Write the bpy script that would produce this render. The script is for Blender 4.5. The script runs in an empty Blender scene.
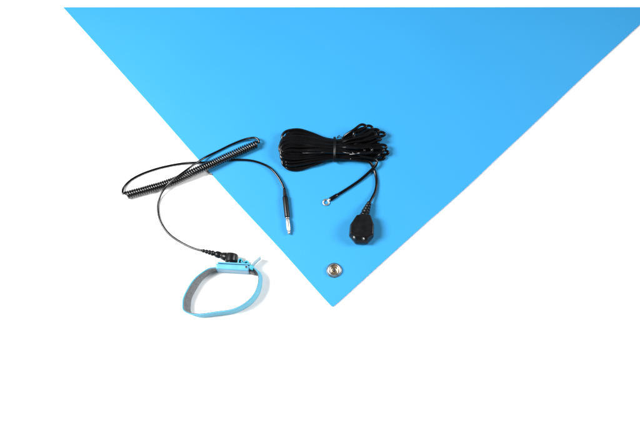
import bpy, bmesh, math, random
from mathutils import Vector, Matrix, noise
random.seed(7)
scene = bpy.context.scene
COL = scene.collection
MM = 0.001
PI = math.pi

# ------------------------------------------------------------------ camera
PITCH = math.radians(17)          # lens axis leans this far off the plumb line
DIST = 0.889
LENS, SENS = 50.0, 36.0
cam_d = bpy.data.cameras.new('camera')
cam = bpy.data.objects.new('camera', cam_d)
COL.objects.link(cam)
cam_d.lens = LENS; cam_d.sensor_width = SENS
cam_d.clip_start = 0.01; cam_d.clip_end = 50
cam.location = (0, -DIST*math.sin(PITCH), DIST*math.cos(PITCH))
cam.rotation_euler = (PITCH, 0, 0)
scene.camera = cam
CAM_R = Matrix.Rotation(PITCH, 3, 'X')
CAM_L = Vector(cam.location)

def P(px, py, z=0.0):
    """the point z millimetres above the table that the photograph shows at px, py"""
    d = CAM_R @ Vector(((px-320)/640*SENS, (217.5-py)/640*SENS, -LENS))
    t = (z*MM - CAM_L.z)/d.z
    return CAM_L + d*t

# ------------------------------------------------------------------ materials
def mat_new(name):
    m = bpy.data.materials.new(name); m.use_nodes = True
    nt = m.node_tree
    return m, nt, nt.nodes['Principled BSDF']

def noise_mat(name, c1, c2, scale, rough=(.5,.6), bump=0.0, bump_scale=None, bump_dist=0.0002,
              metallic=0.0, detail=4, spec=0.5, contrast=(.35,.65)):
    m, nt, b = mat_new(name)
    N, L = nt.nodes, nt.links
    tc = N.new('ShaderNodeTexCoord')
    n = N.new('ShaderNodeTexNoise'); n.inputs['Scale'].default_value = scale; n.inputs['Detail'].default_value = detail
    L.new(tc.outputs['Object'], n.inputs['Vector'])
    r = N.new('ShaderNodeValToRGB')
    r.color_ramp.elements[0].position = contrast[0]; r.color_ramp.elements[1].position = contrast[1]
    r.color_ramp.elements[0].color = (*c1, 1); r.color_ramp.elements[1].color = (*c2, 1)
    L.new(n.outputs['Fac'], r.inputs['Fac']); L.new(r.outputs['Color'], b.inputs['Base Color'])
    mr = N.new('ShaderNodeMapRange'); mr.inputs['To Min'].default_value = rough[0]; mr.inputs['To Max'].default_value = rough[1]
    L.new(n.outputs['Fac'], mr.inputs['Value']); L.new(mr.outputs['Result'], b.inputs['Roughness'])
    b.inputs['Metallic'].default_value = metallic
    b.inputs['Specular IOR Level'].default_value = spec
    if bump:
        n2 = N.new('ShaderNodeTexNoise'); n2.inputs['Scale'].default_value = bump_scale; n2.inputs['Detail'].default_value = 3
        L.new(tc.outputs['Object'], n2.inputs['Vector'])
        bp = N.new('ShaderNodeBump'); bp.inputs['Strength'].default_value = bump; bp.inputs['Distance'].default_value = bump_dist
        L.new(n2.outputs['Fac'], bp.inputs['Height']); L.new(bp.outputs['Normal'], b.inputs['Normal'])
    return m

M = {}
M['table'] = noise_mat('white_laminate', (.88,.88,.885), (.90,.90,.90), 9, (.55,.62), .08, 900, .00005)
M['pvc'] = noise_mat('black_pvc', (.001,.001,.0013), (.002,.002,.0025), 60, (.15,.22), .12, 500, .0002, spec=.36)
M['coil'] = noise_mat('black_coil_pvc', (.001,.001,.0013), (.002,.002,.0025), 60, (.16,.22), .1, 500, .0002, spec=.85)
M['plug'] = noise_mat('black_moulded_plastic', (.002,.0022,.003), (.004,.0042,.005), 200, (.27,.38), .35, 2600, .0001, spec=.28)
M['steel'] = noise_mat('nickel_steel', (.5,.49,.46), (.70,.685,.65), 300, (.28,.42), .1, 900, .0001, metallic=1)
M['nickel'] = noise_mat('dull_nickel', (.28,.28,.27), (.50,.49,.47), 500, (.30,.45), .1, 900, .0001, metallic=1)
M['brass'] = noise_mat('warm_plated_brass', (.30,.22,.15), (.50,.40,.28), 250, (.28,.42), .1, 900, .0001, metallic=1)
M['hole'] = noise_mat('dark_socket', (.012,.011,.012), (.03,.028,.028), 300, (.4,.5))
M['buckle'] = noise_mat('pale_blue_plastic', (.085,.31,.48), (.10,.345,.52), 120, (.32,.42), .1, 900, .0001)
M['clasp'] = noise_mat('teal_blue_plastic', (.02,.25,.33), (.03,.31,.40), 150, (.35,.45))
M['tail'] = noise_mat('pale_elastic', (.34,.52,.58), (.50,.66,.70), 900, (.8,.9), .3, 1800, .0002)
M['crumb'] = noise_mat('brown_crumb', (.10,.09,.07), (.22,.20,.17), 900, (.8,.9))
M['fluff'] = noise_mat('grey_fluff', (.25,.25,.26), (.45,.45,.46), 900, (.8,.9))
M['backing'] = noise_mat('grey_rubber_backing', (.13,.15,.19), (.20,.22,.26), 80, (.6,.7))

def band_mat(name, c1, c2, ribs):
    # knitted elastic: fine ribs across plus fibre noise
    m, nt, b = mat_new(name); N, L = nt.nodes, nt.links
    uv = N.new('ShaderNodeUVMap'); uv.uv_map = 'weave'
    w = N.new('ShaderNodeTexWave'); w.inputs['Scale'].default_value = ribs; w.inputs['Distortion'].default_value = .6
    w.bands_direction = 'Y'
    L.new(uv.outputs['UV'], w.inputs['Vector'])
    w2 = N.new('ShaderNodeTexWave'); w2.inputs['Scale'].default_value = ribs*1.4; w2.inputs['Distortion'].default_value = 1.2
    w2.bands_direction = 'X'
    L.new(uv.outputs['UV'], w2.inputs['Vector'])
    tc = N.new('ShaderNodeTexCoord')
    n = N.new('ShaderNodeTexNoise'); n.inputs['Scale'].default_value = 1100; n.inputs['Detail'].default_value = 3
    L.new(tc.outputs['Object'], n.inputs['Vector'])
    r = N.new('ShaderNodeValToRGB')
    r.color_ramp.elements[0].position = .36; r.color_ramp.elements[1].position = .64
    r.color_ramp.elements[0].color = (*c1, 1); r.color_ramp.elements[1].color = (*c2, 1)
    L.new(n.outputs['Fac'], r.inputs['Fac']); L.new(r.outputs['Color'], b.inputs['Base Color'])
    mx = N.new('ShaderNodeMath'); mx.operation = 'ADD'
    L.new(w.outputs['Fac'], mx.inputs[0]); L.new(w2.outputs['Fac'], mx.inputs[1])
    ad = N.new('ShaderNodeMath'); ad.operation = 'ADD'
    L.new(mx.outputs[0], ad.inputs[0]); L.new(n.outputs['Fac'], ad.inputs[1])
    bp = N.new('ShaderNodeBump'); bp.inputs['Strength'].default_value = .6; bp.inputs['Distance'].default_value = .0002
    L.new(ad.outputs[0], bp.inputs['Height']); L.new(bp.outputs['Normal'], b.inputs['Normal'])
    b.inputs['Roughness'].default_value = .85
    b.inputs['Sheen Weight'].default_value = .15
    return m
M['band'] = band_mat('blue_elastic_knit', (.075,.37,.53), (.13,.46,.62), 260)
M['lining'] = band_mat('grey_conductive_knit', (.09,.095,.10), (.22,.225,.23), 260)

def vinyl():
    m, nt, b = mat_new('blue_vinyl'); N, L = nt.nodes, nt.links
    tc = N.new('ShaderNodeTexCoord')
    n = N.new('ShaderNodeTexNoise'); n.inputs['Scale'].default_value = 4; n.inputs['Detail'].default_value = 3
    L.new(tc.outputs['Object'], n.inputs['Vector'])
    r = N.new('ShaderNodeValToRGB')
    r.color_ramp.elements[0].position = .3; r.color_ramp.elements[1].position = .7
    r.color_ramp.elements[0].color = (.020,.226,.475,1); r.color_ramp.elements[1].color = (.025,.241,.498,1)
    L.new(n.outputs['Fac'], r.inputs['Fac']); L.new(r.outputs['Color'], b.inputs['Base Color'])
    # broad shallow waves in the sheet, then a very fine pebble
    bp0 = N.new('ShaderNodeBump'); bp0.inputs['Strength'].default_value = 1; bp0.inputs['Distance'].default_value = .004
    n0 = N.new('ShaderNodeTexNoise'); n0.inputs['Scale'].default_value = 5; n0.inputs['Detail'].default_value = 1
    L.new(tc.outputs['Object'], n0.inputs['Vector']); L.new(n0.outputs['Fac'], bp0.inputs['Height'])
    n1 = N.new('ShaderNodeTexNoise'); n1.inputs['Scale'].default_value = 1500; n1.inputs['Detail'].default_value = 2
    L.new(tc.outputs['Object'], n1.inputs['Vector'])
    bp = N.new('ShaderNodeBump'); bp.inputs['Strength'].default_value = .25; bp.inputs['Distance'].default_value = .0001
    L.new(n1.outputs['Fac'], bp.inputs['Height']); L.new(bp0.outputs['Normal'], bp.inputs['Normal'])
    L.new(bp.outputs['Normal'], b.inputs['Normal'])
    b.inputs['Roughness'].default_value = .40
    b.inputs['Specular IOR Level'].default_value = .5
    return m
M['vinyl'] = vinyl()

# ------------------------------------------------------------------ mesh helpers
def link(name, bm, mat, parent=None, smooth=True, bevel=0, seg=2):
    me = bpy.data.meshes.new(name)
    bmesh.ops.recalc_face_normals(bm, faces=bm.faces)
    bm.to_mesh(me); bm.free()
    me.materials.append(mat)
    for p in me.polygons: p.use_smooth = smooth
    o = bpy.data.objects.new(name, me); COL.objects.link(o)
    if parent:
        o.parent = parent
        o.matrix_parent_inverse = Matrix.Translation(-parent.location) if parent.type == 'EMPTY' else Matrix.Identity(4)
    if bevel:
        md = o.modifiers.new('bevel', 'BEVEL'); md.width = bevel; md.segments = seg; md.limit_method = 'ANGLE'
        md.angle_limit = math.radians(28); md.harden_normals = True
    return o

def thing(name, label, cat, loc):
    o = bpy.data.objects.new(name, None); COL.objects.link(o)
    o.location = loc; o.empty_display_size = .01
    o['label'] = label; o['category'] = cat
    bpy.context.view_layer.update()
    return o

def catmull(pts, n=12, closed=False):
    pts = [Vector(p) for p in pts]; out = []
    k = len(pts)
    rng = range(k) if closed else range(k-1)
    for i in rng:
        if closed: a, b, c, d = pts[(i-1) % k], pts[i], pts[(i+1) % k], pts[(i+2) % k]
        else:
            b, c = pts[i], pts[i+1]
            a = pts[i-1] if i > 0 else b*2-c
            d = pts[i+2] if i+2 < k else c*2-b
        # centripetal
        def tj(t, p, q): return t + max((q-p).length, 1e-9)**.5
        t0 = 0; t1 = tj(t0, a, b); t2 = tj(t1, b, c); t3 = tj(t2, c, d)
        for s in range(n):
            t = t1 + (t2-t1)*s/n
            A1 = a*((t1-t)/(t1-t0)) + b*((t-t0)/(t1-t0))
            A2 = b*((t2-t)/(t2-t1)) + c*((t-t1)/(t2-t1))
            A3 = c*((t3-t)/(t3-t2)) + d*((t-t2)/(t3-t2))
            B1 = A1*((t2-t)/(t2-t0)) + A2*((t-t0)/(t2-t0))
            B2 = A2*((t3-t)/(t3-t1)) + A3*((t-t1)/(t3-t1))
            out.append(B1*((t2-t)/(t2-t1)) + B2*((t-t1)/(t2-t1)))
    if not closed: out.append(pts[-1])
    return out

def sweep(bm, path, rad, seg=10, closed=False, squash=1.0):
    """tube along path; rad a number or one per point (metres)"""
    n = len(path)
    R = rad if isinstance(rad, (list, tuple)) else [rad]*n
    up = None; rings = []
    for i, p in enumerate(path):
        if closed: t = path[(i+1) % n] - path[i-1]
        else: t = path[min(i+1, n-1)] - path[max(i-1, 0)]
        if t.length < 1e-9: t = Vector((1,0,0))
        t.normalize()
        if up is None: up = Vector((0,0,1)) if abs(t.z) < .9 else Vector((0,1,0))
        up = (up - t*up.dot(t)).normalized()
        s = t.cross(up)
        rings.append([bm.verts.new(p + (s*math.cos(a) + up*math.sin(a)*squash)*R[i])
                      for a in [2*PI*k/seg for k in range(seg)]])
    m = n if closed else n-1
    for i in range(m):
        a, b = rings[i], rings[(i+1) % n]
        for k in range(seg):
            bm.faces.new((a[k], a[(k+1) % seg], b[(k+1) % seg], b[k]))
    if not closed:
        bm.faces.new(rings[0][::-1]); bm.faces.new(rings[-1])

def tube(name, pts, r, mat, parent, n=10, seg=10, jitter=0):
    path = catmull([P(*p) for p in pts], n)
    bm = bmesh.new(); sweep(bm, path, r*MM, seg)
    return link(name, bm, mat, parent)

def turned(bm, a, b, prof, seg=24):
    """lathe: prof is (distance from a in mm, radius in mm) along a->b"""
    d = (b-a).normalized()
    path = [a + d*(s*MM) for s, _ in prof]
    up = Vector((0,0,1)) if abs(d.z) < .9 else Vector((0,1,0))
    up = (up - d*up.dot(d)).normalized(); s_ = d.cross(up)
    rings = []
    for p, (_, r) in zip(path, prof):
        rings.append([bm.verts.new(p + (s_*math.cos(2*PI*k/seg)+up*math.sin(2*PI*k/seg))*max(r, .01)*MM) for k in range(seg)])
    for i in range(len(rings)-1):
        for k in range(seg):
            bm.faces.new((rings[i][k], rings[i][(k+1) % seg], rings[i+1][(k+1) % seg], rings[i+1][k]))
    bm.faces.new(rings[0][::-1]); bm.faces.new(rings[-1])

def loft(bm, rings):
    vs = [[bm.verts.new(p) for p in r] for r in rings]
    k = len(vs[0])
    for i in range(len(vs)-1):
        for j in range(k):
            bm.faces.new((vs[i][j], vs[i][(j+1) % k], vs[i+1][(j+1) % k], vs[i+1][j]))
    bm.faces.new(vs[0][::-1]); bm.faces.new(vs[-1])

# ------------------------------------------------------------------ the table
bm = bmesh.new()
bmesh.ops.create_grid(bm, x_segments=1, y_segments=1, size=1.6)
t = link('table_surface', bm, M['table'], smooth=False); t['kind'] = 'structure'

# ------------------------------------------------------------------ the mat
MT = 2.0
edge = [(63,7),(104.5,53.2),(146,100),(195.6,156.5),(234.5,200),(281,250),(322,296),(330.6,305.2),(332.6,306.6),(334.8,305.2),
        (341,300),(384,261),(429,220.5),(440,211),(474.5,180),(497,158.5),(539,119),(584,76),(640,24.5),(659,7)]
def mat_slab(z0, z1, inset):
    ctr = P(345,110)
    bm = bmesh.new()
    ps = [P(x, y, MT) for x, y in edge]
    side = catmull(ps[:8], 5)[:-1] + catmull(ps[7:10], 4)[:-1] + catmull(ps[9:], 5)
    def ring(z, ins):
        return [Vector((p.x, p.y, 0)) + (Vector((ctr.x-p.x, ctr.y-p.y, 0)).normalized()*ins*MM) + Vector((0,0,z*MM)) for p in side]
    loft(bm, [ring(z0, inset), ring(z1-.35, inset), ring(z1-.1, inset+.1), ring(z1, inset+.35)])
    return bm
matt = thing('mat', 'large smooth light blue vinyl mat with a metal snap near its pointed corner', 'mat', P(345,110))
link('top_layer', mat_slab(.55, MT, 0), M['vinyl'], matt, smooth=False)
link('backing_layer', mat_slab(.02, .53, .15), M['backing'], matt, smooth=False)

c = P(334.2, 270, 3.5); c.z = MT*MM
def rim_profile(bm, prof, seg=48, ctr=c):
    rings = [[bm.verts.new(ctr + Vector((r*math.cos(2*PI*k/seg), r*math.sin(2*PI*k/seg), z))*MM) for k in range(seg)] for r, z in prof]
    for i in range(len(rings)-1):
        for k in range(seg):
            bm.faces.new((rings[i][k], rings[i][(k+1) % seg], rings[i+1][(k+1) % seg], rings[i+1][k]))
    return rings
bm = bmesh.new()
rim_profile(bm, [(7.4,-.2),(7.6,.3),(7.3,.7),(6.9,.9),(6.6,1.3),(6.5,2.6),(6.1,3.15),(5.5,3.3),(5.0,3.05),(4.8,2.4),(4.75,1.2)])
snap = link('snap_fastener', bm, M['nickel'], matt)
bm = bmesh.new()
r = rim_profile(bm, [(4.8,1.4),(4.2,.95),(3.3,.9),(2.9,1.5),(2.5,1.9),(1.9,1.7),(1.6,1.1)])
bm.faces.new(r[-1])
link('socket_dish', bm, M['brass'], snap)
bm = bmesh.new()
r = rim_profile(bm, [(1.6,1.0),(1.3,1.6),(.9,1.95),(.3,2.05)])
bm.faces.new(r[-1])
link('centre_rivet', bm, M['hole'], snap)
bm = bmesh.new()   # spring wire in the socket
for s in (-1, 1):
    path = [c + Vector((s*3.2, y, 2.2))*MM for y in (-3.0,-1.5,0,1.5,3.0)]
    sweep(bm, catmull(path, 3), .3*MM, 8)
link('spring_wire', bm, M['steel'], snap)

# ------------------------------------------------------------------ wrist cord: coil, two leads, banana plug, snap connector
wc = thing('wrist_cord', 'thin black cord with a tightly coiled middle, lying across the left mat edge', 'cord', P(190,172))
cl = catmull([P(*p) for p in [(126.6,195.2,4.2),(134,193,4.2),(150,188.6,4.3),(175,180.6,4.6),(195,171.4,7.6),(212,163.8,8.0),(232,154.8,6.6),(247,148.2,6.2),(256.6,144.2,6.2)]], 40)
# resample centreline by length
acc = [0]
for a, b in zip(cl, cl[1:]): acc.append(acc[-1] + (b-a).length)
def along(s):
    import bisect
    i = min(max(bisect.bisect(acc, s)-1, 0), len(cl)-2)
    f = (s-acc[i])/max(acc[i+1]-acc[i], 1e-9)
    return cl[i].lerp(cl[i+1], f), (cl[min(i+4, len(cl)-1)]-cl[max(i-4, 0)]).normalized()
TOT = acc[-1]; PITCHC = 2.27*MM; RC, RW = 3.35*MM, 1.0*MM
turns = TOT/PITCHC; SPT = 22
path = []
for i in range(int(turns*SPT)+1):
    th = i/SPT*2*PI
    s = i/SPT*PITCHC
    s += .25*MM*math.sin(s*90+1)              # coils are not spaced quite evenly
    p, t = along(min(max(s,0), TOT))
    side = t.cross(Vector((0,0,1))).normalized(); up = side.cross(t)
    rr = RC*(1+.03*math.sin(s*310))
    path.append(p + side*math.cos(th+PI)*rr + up*math.sin(th+PI)*rr)
bm = bmesh.new(); sweep(bm, path, RW, 9)
link('coil', bm, M['coil'], wc)
CL0, CL1 = path[0], path[-1]

def free_tube(name, pts, r, mat, parent, n=10, seg=10):
    bm = bmesh.new(); sweep(bm, catmull(pts, n), r*MM, seg); return link(name, bm, mat, parent)
# lead from the left end, passing under the coil, to the banana plug
free_tube('lead', [path[6], path[1]] + [P(*p) for p in [(123.0,193.5,3.2),(122.9,189.5,2.4),(125.2,185.6,1.6),(131,180,1.2),(141,174.4,1.2),(156,169,1.2),(170,165.6,1.2),(184,163.3,1.8),
        (195,162.6,3.2),(207,162.4,3.3),(222,161.0,3.3),(236,159.8,3.4),(250,160.4,3.6),(261,163.3,3.8),(270,168,4.0),(277.6,176.2,4.3),(282.2,184,4.6),(284.4,189.5,4.8)]], 1.16, M['pvc'], wc)
# lead from the right end, looping back over the coil, to the snap connector
free_tube('lead', [path[-7], path[-2]] + [P(*p) for p in [(259.0,142.4,7.5),(258.2,139.6,8),(255.4,137.9,7.6),(251,137.9,6.8),(243.8,139.6,5.2),(231.3,144.6,3.8),(218.8,150.8,3.5),(206,157,5),(197.5,162.3,8.5),
        (187,169.6,12.2),(177,177,11.4),(168.5,184,8.6),(162.6,191.5,4.5),(159.2,199,2),(157.9,208,1.2),(160.2,221,1.2),(168.4,233.4,1.3),(182,243,2.6),(194,248.5,5.6),(203.5,251.0,7.6)]], 1.1, M['pvc'], wc)

# banana plug lying on the mat
a = P(284.3,189.2,4.8); b = P(289.4,236,4.6); dirp = (b-a).normalized()
L_ = (b-a).length/MM
bm = bmesh.new()
turned(bm, a, b, [(7.6,2.1),(8.2,2.6),(9.2,2.8),(20,2.8),(28.2,2.7),(29.4,2.6),(29.9,2.2)])
plug = link('banana_plug', bm, M['plug'], wc)
bm = bmesh.new()
prof = [(-1.5,1.15)]
for k in range(5):
    s = .2+k*1.75; rr = 1.25+.14*k
    prof += [(s, rr), (s+.25, rr+.35), (s+1.0, rr+.38), (s+1.2, rr-.05)]
turned(bm, a, b, prof+[(9,1.9)])
link('strain_relief', bm, M['plug'], plug)
bm = bmesh.new()
turned(bm, a, b, [(29.7,2.15),(30.4,2.2),(31.0,2.2),(31.2,1.5),(32.2,1.4),(32.6,1.55),(34,1.75),(38,1.85),(42,1.8),(44.6,1.6),(45.0,1.3),(46.4,1.3),(47.2,.9)])
tip = link('plug_tip', bm, M['nickel'], plug)
bm = bmesh.new()   # the raised spring leaves of the tip
up = Vector((0,0,1)); sd = dirp.cross(up)
for k in range(4):
    ang = PI/4 + k*PI/2
    n_ = sd*math.cos(ang)+up*math.sin(ang)
    pts = [a + dirp*(s*MM) + n_*(h*MM) for s, h in ((32.0,1.6),(34.5,1.85),(37.5,1.95),(40.5,1.9),(43.8,1.6))]
    sweep(bm, catmull(pts, 4), .5*MM, 8)
link('spring_leaf', bm, M['nickel'], tip)

# snap connector clipped to the outer face of the wristband buckle (its disc stands upright)
cc = P(231.4, 258.2, 8.8)
ax = Vector((.13, 1, 0)).normalized()                # axis of the disc, away from the buckle
bm = bmesh.new()
turned(bm, cc - ax*4.6*MM, cc + ax*5*MM, [(0,4.9),(.2,5.5),(1.4,6.1),(1.8,6.2),(2.0,6.5),(7.2,6.4),(8.4,6.1),(9.2,5.2),(9.5,4.0)], 14)
sc_ = link('snap_connector', bm, M['plug'], wc, bevel=.35*MM)
ca = P(215.6,253.9,8.0); cdir = (cc-ca).normalized()
bm = bmesh.new()
turned(bm, ca, cc, [(-.5,2.2),(.0,2.9),(1.2,3.35),(4.2,3.5),(4.8,3.1),(6.2,3.0),(6.8,3.7),(10.5,4.4),(13,4.4)], 18)
link('collar', bm, M['plug'], sc_)
ba = P(202.4,250.6,7.4)
bm = bmesh.new(); prof = [(-1.5,1.05)]
for k in range(4):
    s = k*3.1; rr = 1.35+.3*k
    prof += [(s, rr), (s+.3, rr+.45), (s+2.0, rr+.55), (s+2.35, rr-.1)]
turned(bm, ba, ca, prof+[(13.6,2.2)], 18)
link('strain_relief', bm, M['plug'], sc_)
bm = bmesh.new()
turned(bm, cc - ax*5.6*MM, cc, [(0,3.6),(.4,4.0),(2,4.0)], 24)
link('snap_socket', bm, M['plug'], sc_)

# ------------------------------------------------------------------ wristband
wb = thing('wristband', 'pale blue elastic wristband with grey knitted lining standing on edge as an oval loop', 'wristband', P(222,292))
TB = [((246,267.5),(246,271.5)),((253.2,267.2),(255,270.5)),((257.4,271.8),(260.4,273)),((258.9,280.6),(262.2,280.5)),((255.6,291),(259.8,292.6)),((247.3,301.5),(250.4,305.2)),
      ((234.8,308.4),(236.4,312.4)),((216,312.0),(217,315.6)),((199,314.0),(200.5,317.0)),((188,313.2),(192.6,314.6)),((182.9,309.5),(190.6,311.5)),((182.2,303.5),(190.6,305)),((183.4,297),(192.2,297.5)),
      ((188,287.2),(197.0,288)),((195.3,277.6),(204,278.6)),((203.8,270.8),(210.5,273.2)),((211,267.6),(216,270.6)),((222,267),(224,270.6)),((234,267),(235,271))]
HB = 15.0
Tp = catmull([P(x, y, HB) for (x, y), _ in TB], 9, True)
Bp = catmull([P(x, y, .2) for _, (x, y) in TB], 9, True)
n = len(Tp)
def ribbon(lo, hi, d0, d1, wob=0.0):
    bm = bmesh.new(); uvl = bm.loops.layers.uv.new('weave')
    rings = []
    for i in range(n):
        tan = (Tp[(i+1) % n]-Tp[i-1] + Bp[(i+1) % n]-Bp[i-1]).normalized()
        w = Tp[i]-Bp[i]; wn = w.normalized()
        out = tan.cross(wn).normalized()
        mid = (Tp[i]+Bp[i])/2 - P(222,292,7)
        if out.dot(mid) < 0: out = -out
        bulge = math.sin(i*.37)*.12*MM
        ring = []
        K = 7
        for side, d in ((0, d0), (1, d1)):
            for k in range(K):
                f = k/(K-1) if side == 0 else 1-k/(K-1)
                e = 1-abs(2*f-1)**6      # rounded selvedges
                dd = (d0+d1)/2 + (d-(d0+d1)/2)*(.35+.65*e)
                ring.append(Bp[i] + w*(lo+(hi-lo)*f) + out*(dd*MM+bulge))
        rings.append([bm.verts.new(p) for p in ring])
    k = len(rings[0])
    for i in range(n):
        A, B_ = rings[i], rings[(i+1) % n]
        for j in range(k):
            f = bm.faces.new((A[j], A[(j+1) % k], B_[(j+1) % k], B_[j]))
            for l, (u, v) in zip(f.loops, ((i, j), (i, j+1), (i+1, j+1), (i+1, j))):
                l[uvl].uv = (u*.0016, v*.0022)
    return bm
band = link('band', ribbon(0, 1, -.65, .75), M['band'], wb)
link('lining', ribbon(.09, .91, -1.25, -.55), M['lining'], band)

# buckle: hinged box, its narrow side up
def quadbox(name, corners, z0, z1, mat, parent, bevel=.5, seg=3):
    top = [P(x, y, z1) for x, y in corners]
    bm = bmesh.new()
    loft(bm, [[Vector((p.x, p.y, z0*MM)) for p in top], top])
    return link(name, bm, mat, parent, smooth=True, bevel=bevel*MM, seg=seg)
bk = quadbox('buckle', [(215.2,263.2),(215.8,269.0),(248.4,271.0),(249.2,265.0)], 1.2, 15.6, M['buckle'], wb, 1.5, 5)
# back plate, slightly taller and separated by a groove
quadbox('back_plate', [(217.4,261.6),(217.5,262.9),(250,264.7),(250,263.4)], .8, 15.0, M['buckle'], bk, .4)
hp = P(246.3,266.9,15.6)
bm = bmesh.new(); turned(bm, hp - Vector((0,0,14.9*MM)), hp, [(0,1.1),(15.0,1.1),(15.15,.95)], 20)
link('hinge_pin', bm, M['hole'], bk)
bm = bmesh.new(); rim_profile(bm, [(1.15,-.1),(1.25,.28),(1.7,.3),(2.0,.0),(2.1,-.3)], 32, hp)
link('pin_eyelet', bm, M['buckle'], bk)
quadbox('clasp_lever', [(249.6,264.2),(249.3,268.6),(252.6,270.2),(254.2,266.0)], 1.5, 14.4, M['clasp'], bk, .6)
quadbox('lever_lip', [(249.8,270.0),(249.6,271.6),(254.2,273.2),(254.8,271.6)], 1.5, 12.0, M['hole'], bk, .4)
# gathered elastic that comes through behind the plate
bm = bmesh.new()
gp = [(238.4,263.0),(238.6,260.0),(240.2,258.7),(242.0,259.6),(241.4,261.8),(243.2,262.6),(245.6,261.2),(247.6,260.9),(248.2,262.6),(246.6,263.6)]
gt = catmull([P(x, y, 14) for x, y in gp], 6)
h = .55*MM
for i in range(len(gt)):
    pass
def fold(bm, path, z0, z1, th):
    rings = []
    for i, p in enumerate(path):
        t = path[min(i+1, len(path)-1)]-path[max(i-1, 0)]; t.z = 0; t.normalize()
        s = Vector((-t.y, t.x, 0))*th*MM
        b0 = Vector((p.x, p.y, z0*MM)); b1 = Vector((p.x, p.y, z1*MM))
        rings.append([bm.verts.new(q) for q in (b0-s, b0+s, b1+s*.9-Vector((0,0,th*.3*MM)), b1, b1-s*.9-Vector((0,0,th*.3*MM)))])
    for A, B_ in zip(rings, rings[1:]):
        for j in range(5): bm.faces.new((A[j], A[(j+1) % 5], B_[(j+1) % 5], B_[j]))
    bm.faces.new(rings[0][::-1]); bm.faces.new(rings[-1])
fold(bm, gt, 2, 14, .6)
gf = link('gathered_fold', bm, M['clasp'], wb)
bm = bmesh.new()
fold(bm, catmull([P(x, y, 14) for x, y in [(250.6,264.6),(252.4,262.8),(254.8,260.4),(257.2,258.2),(260.2,255.6)]], 5), 1.6, 14, .55)
link('strap_end', bm, M['tail'], wb)

# ------------------------------------------------------------------ grounding cord: bundle, tie, two tails
gc = thing('grounding_cord', 'long black cable bundled in many tied loops, lying on the blue mat', 'cable', P(335,150))
RB = 1.40
right = [(366.0,126.5,15.0,3.0),(372.3,127.9,12.5,3.4),(379,131.2,10.5,3.2),(384.8,134.2,8.0,3.4),(376,134.5,14.6,3.6),(381,138.8,12,3.0),(386.4,147.0,9.0,3.6),(388.3,152.6,6.0,3.4),
         (383.5,150.0,12.5,4.0),(379,155.0,9.8,4.2),(384.6,157.6,4.2,3.0),(372,150,16,4.5),(376,159.0,5.0,2.8),(374,142,6,4.5)]
extra = [(x-5.5+random.uniform(-2,2), y+random.uniform(-1.5,2.5), max(3.4, z-3.5), r_) for x,y,z,r_ in right[3:12:2]]
right = [(x,y,z,r_*.62) for x,y,z,r_ in right+extra]
NB = len(right)
left = []
for i in range(NB):
    u = i/(NB-1)
    left.append((278.2 + 3.0*abs(u-.55)*2 + random.uniform(0, 4.5), 137.4 + 24.4*u + random.uniform(-.8,.8), 7.4 + random.uniform(-1.8, 1.2)))
order = list(range(NB)); 
bm = bmesh.new()
zt_max = 15.5
for i in range(NB):
    lx, ly, lr = left[i]
    # pair the loops top to bottom, so the bundle fans out cleanly
    rs = sorted(right, key=lambda r_: r_[1])
    rx, ry, rz, rr = rs[i]
    u = i/(NB-1)
    def dome(v):   # height of the outer skin of the bundle at its waist, v 0..1 across
        return 3.6 + 10.5*math.sqrt(max(0, 1-(2*v-1)**2))
    wy1 = 139.2 + 13.5*u + random.uniform(-.5,.5); wy2 = wy1 + 7.2
    zu = min(3.6 + (dome((wy1-138)/23)-3.6)*random.uniform(.85,1.0), 14)
    zl = 3.6 + (dome((wy2-138)/23)-3.6)*random.uniform(.0,.45)
    zL = 4.0 + 6*math.sin(PI*u)*random.uniform(.6,1) + 5*(1-u)*random.uniform(.4,1)
    J = lambda s: random.uniform(-s, s)
    pts = [(rx, ry, rz), (rx-1.3, ry-rr*.72, rz+.4), (rx-4.6, ry-rr*1.0, rz+.8), (rx-12, (ry-rr*.8)*.68+wy1*.32, rz+1.0), (341+(rx-353)*.35, (ry-rr)*.3+wy1*.7+J(.3), (rz+zu)/2+.6), (341, wy1+J(.3), zu), (329, wy1+J(.3), zu),
           (313+J(2), (ly-lr)*.62+wy1*.38+J(.4), (zu+zL)/2+1.2), (299+J(2), ly-lr+.2+J(.4), zL+1.8), (lx+9.5, ly-lr+.1, zL+1.8), (lx+3.6, ly-lr*.72, zL+1.2), (lx+.5, ly-lr*.15, zL),
           (lx+1.2, ly+lr*.5, zL-.8), (lx+5.5, ly+lr*.92, max(zL-2, 3.4)), (299+J(2), ly+lr+.2, max(zL-3, 3.4)), (315+J(2), (ly+lr)*.55+wy2*.45, max(zl, 3.4)), (329, wy2, zl), (341, wy2, zl),
           (354, (ry+rr)*.4+wy2*.6, (zl+rz)/2), (rx-12, (ry+rr*.85)*.72+wy2*.28, max(rz-1.5,3.4)), (rx-4.6, ry+rr, max(rz-1.0,3.4)), (rx-1.3, ry+rr*.72, max(rz-.6,3.4))]
    sweep(bm, catmull([P(*p) for p in pts], 7, True), RB*MM, 10, True)
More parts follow.
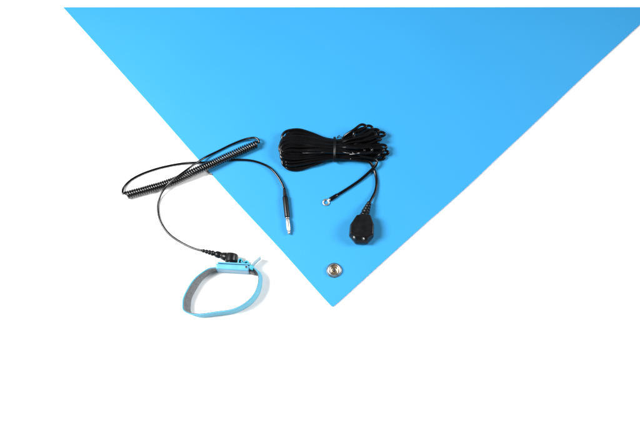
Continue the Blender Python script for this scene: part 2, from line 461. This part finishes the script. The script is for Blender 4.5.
# inner filling strands of the lower layers
def tipx(v):
    prof = [(0,365),(.15,374),(.3,380),(.45,376.5),(.6,383),(.8,383),(1,375)]
    for (a_, xa), (b_, xb) in zip(prof, prof[1:]):
        if v <= b_: return xa + (xb-xa)*(v-a_)/(b_-a_)
for layer, cnt in ((0, 20), (1, 12)):
    for i in range(cnt):
        v = (i+.5)/cnt
        zz = 3.5 + 3.2*layer
        y = 140+19*v
        rx = tipx(v) - 2*layer + random.uniform(-1, .6)
        sweep(bm, catmull([P(*p) for p in [(283.5+5*abs(v-.5), 133+33*v, zz),(292,132+35*v,zz+.5),(312,135.5+28*v,zz+1),(335,y,zz+1.4),(350,y-1.2+2*v,zz+1.2),(361,128.5+30*v,zz+.8),(rx-4,127.2+31.6*v,zz+.5),(rx,127+31.6*v,zz)]], 6), RB*MM, 8)
link('cable_bundle', bm, M['pvc'], gc)
# tie
bm = bmesh.new()
tie = []
for k in range(28):
    a_ = 2*PI*k/28
    q = P(334.6, 149.4, 9)
    tie.append(Vector((q.x + .25*MM*math.sin(a_*2), q.y + 13.0*MM*math.cos(a_), (8.8 + 7.3*math.sin(a_))*MM)))
for off in (-.55, .55):
    sweep(bm, [p+Vector((off*MM, 0, 0)) for p in tie], .7*MM, 8, True)
tw = P(337,138.2,11)
for k, (dx, dy, dz) in enumerate([(5,2.0,-1.5),(3.2,3.2,-.8)]):
    sweep(bm, catmull([tw, tw+Vector((dx*.5, dy*.9, dz))*MM, tw+Vector((dx, dy, dz))*MM], 5), .45*MM, 8)
link('cable_tie', bm, M['plug'], gc)
# tails
tube('cable_tail', [(352,152,11),(364,156.5,10.5),(373,158.5,9.5),(376.6,161.2,8.0),(375.8,165.2,6.8),(371.4,170,5.2),(361,179.4,3.6),(348,188.4,3.4),(338,194.6,3.4),(331.2,198.6,3.3)], 1.5, M['pvc'], gc)
tube('cable_tail', [(350,158.8,9),(362,160.6,7.6),(369,161.8,6),(372.4,166,4.4),(374.9,172,3.4),(376.6,181.5,3.4),(375.4,191,4),(371.6,199,6),(368.4,204.6,7.6)], 1.45, M['pvc'], gc)
# crimp sleeve + ring terminal
bm = bmesh.new()
a = P(337.5,194.9,3.4); b = P(328.6,200.5,3.2)
turned(bm, a, b, [(0,1.6),(.6,1.95),(5,2.05),(8.6,2.1),(9.2,1.8)], 18)
link('crimp_sleeve', bm, M['pvc'], gc)
q = P(326.0, 202.3, 3.0); q.z = 2.55*MM
bm = bmesh.new()
r = rim_profile(bm, [(2.1,0),(2.1,.9),(2.4,1.1),(3.3,1.1),(3.6,.9),(3.6,0),(2.1,0)], 36, q)
link_d = (P(330,199.6,3.2) - q)
sweep(bm, [q + link_d*.62 + Vector((0,0,.5*MM)), q + link_d*1.15 + Vector((0,0,.6*MM))], 1.35*MM, 12)
link('ring_terminal', bm, M['steel'], gc)

# moulded block at the end of the other tail
gb_pts = [(356.2,215.8),(363.4,214.6),(370.8,215.8),(374.2,225.4),(373.8,236.4),(367.6,243.6),(355.6,243.2),(349.0,235.4),(349.8,225.2)]
ctr = P(361.4,228.5,8); ctr.z = 0
def bring(z, s, front=0.0, lift=0.0):
    out = []
    for x, y in gb_pts:
        p = P(x, y, 8); v = Vector((p.x-ctr.x, p.y-ctr.y, 0))*s
        if v.y < -8*MM: v.y += front*MM*min(1, (-v.y/MM-8)/5)
        out.append(Vector((ctr.x, ctr.y, 0)) + v + Vector((0,0,z*MM)))
    return out
bm = bmesh.new()
loft(bm, [bring(2.05,.93), bring(3.0,.985), bring(8.2,1.0), bring(9.0,.985), bring(13.8,.93,3.6), bring(14.6,.88,4.2)])
blk = link('plug_block', bm, M['plug'], gc, bevel=1.1*MM, seg=4)
for x, y in ((354.4,236.8),(363.6,238.0)):
    dd = Vector(((x-359.5)*.05, -.80, .75)).normalized()
    s0 = P(x, y, 11.5) + dd*1.1*MM
    bm = bmesh.new()
    turned(bm, s0 - dd*2.5*MM, s0, [(0,2.0),(2.4,2.0),(2.9,1.9),(3.05,1.5),(2.7,1.2),(1.6,1.1)], 24)
    so = link('banana_socket', bm, M['hole'], blk)
    bm = bmesh.new()
    turned(bm, s0 - dd*1.2*MM, s0, [(0,1.0),(1.5,1.0),(1.8,.6)], 16)
    link('socket_contact', bm, M['steel'], so)
# strain relief
ba = P(369.4,202.4,7.0); bb = P(363.6,216.8,9.0)
bm = bmesh.new(); prof = [(-1,1.35)]
for k in range(4):
    s = k*3.2+.2; rr = 1.85+.55*k
    prof += [(s, rr), (s+.3, rr+.55), (s+2.1, rr+.7), (s+2.4, rr-.2), (s+3.0, rr-.1)]
turned(bm, ba, bb, prof+[(14.5,4.4),(16,4.6)], 20)
link('strain_relief', bm, M['plug'], blk)

# ------------------------------------------------------------------ specks
def speck(name, label, cat, px, py, z, r, mat):
    q = P(px, py, z)
    bm = bmesh.new(); bmesh.ops.create_icosphere(bm, subdivisions=3, radius=r*MM)
    for v in bm.verts:
        k = .75 + .6*noise.noise(v.co*900 + Vector((px, py, 0)))
        v.co = Vector((v.co.x*k*1.3, v.co.y*k*.8, v.co.z*k*.5)) + q
    o = link(name, bm, mat); o['label'] = label; o['category'] = cat
speck('crumb', 'tiny dark brown crumb at the mat edge just below the coiled cord', 'crumb', 210.6,174.2,2.9,1.5,M['crumb'])
speck('lint', 'tiny pale grey bit of lint on the white table between wristband and mat', 'lint', 232.3,208.2,.4,1.1,M['fluff'])

# ------------------------------------------------------------------ light: studio softboxes
w = bpy.data.worlds.new('World'); scene.world = w; w.use_nodes = True
bg = w.node_tree.nodes['Background']
bg.inputs['Color'].default_value = (1,.975,.94,1); bg.inputs['Strength'].default_value = .14
def softbox(name, loc, aim, sx, sy, power, spread, col=(1,1,1)):
    d = bpy.data.lights.new(name, 'AREA'); d.shape = 'RECTANGLE'; d.size = sx; d.size_y = sy
    d.energy = power; d.spread = math.radians(spread); d.color = col
    o = bpy.data.objects.new(name, d); COL.objects.link(o)
    o.location = loc
    o.rotation_euler = (Vector(aim)-Vector(loc)).to_track_quat('-Z', 'Y').to_euler()
softbox('softbox_key', (-1.05, .02, 1.1), (-.06,-.09,0), .5, .65, 15, 92)
softbox('softbox_fill', (1.2, .14, .95), (-.24,-.11,0), .6, .6, 3.3, 60)

vs = scene.view_settings
vs.view_transform = 'Standard'; vs.look = 'None'; vs.exposure = 0; vs.gamma = 1
scene.render.engine = 'CYCLES'
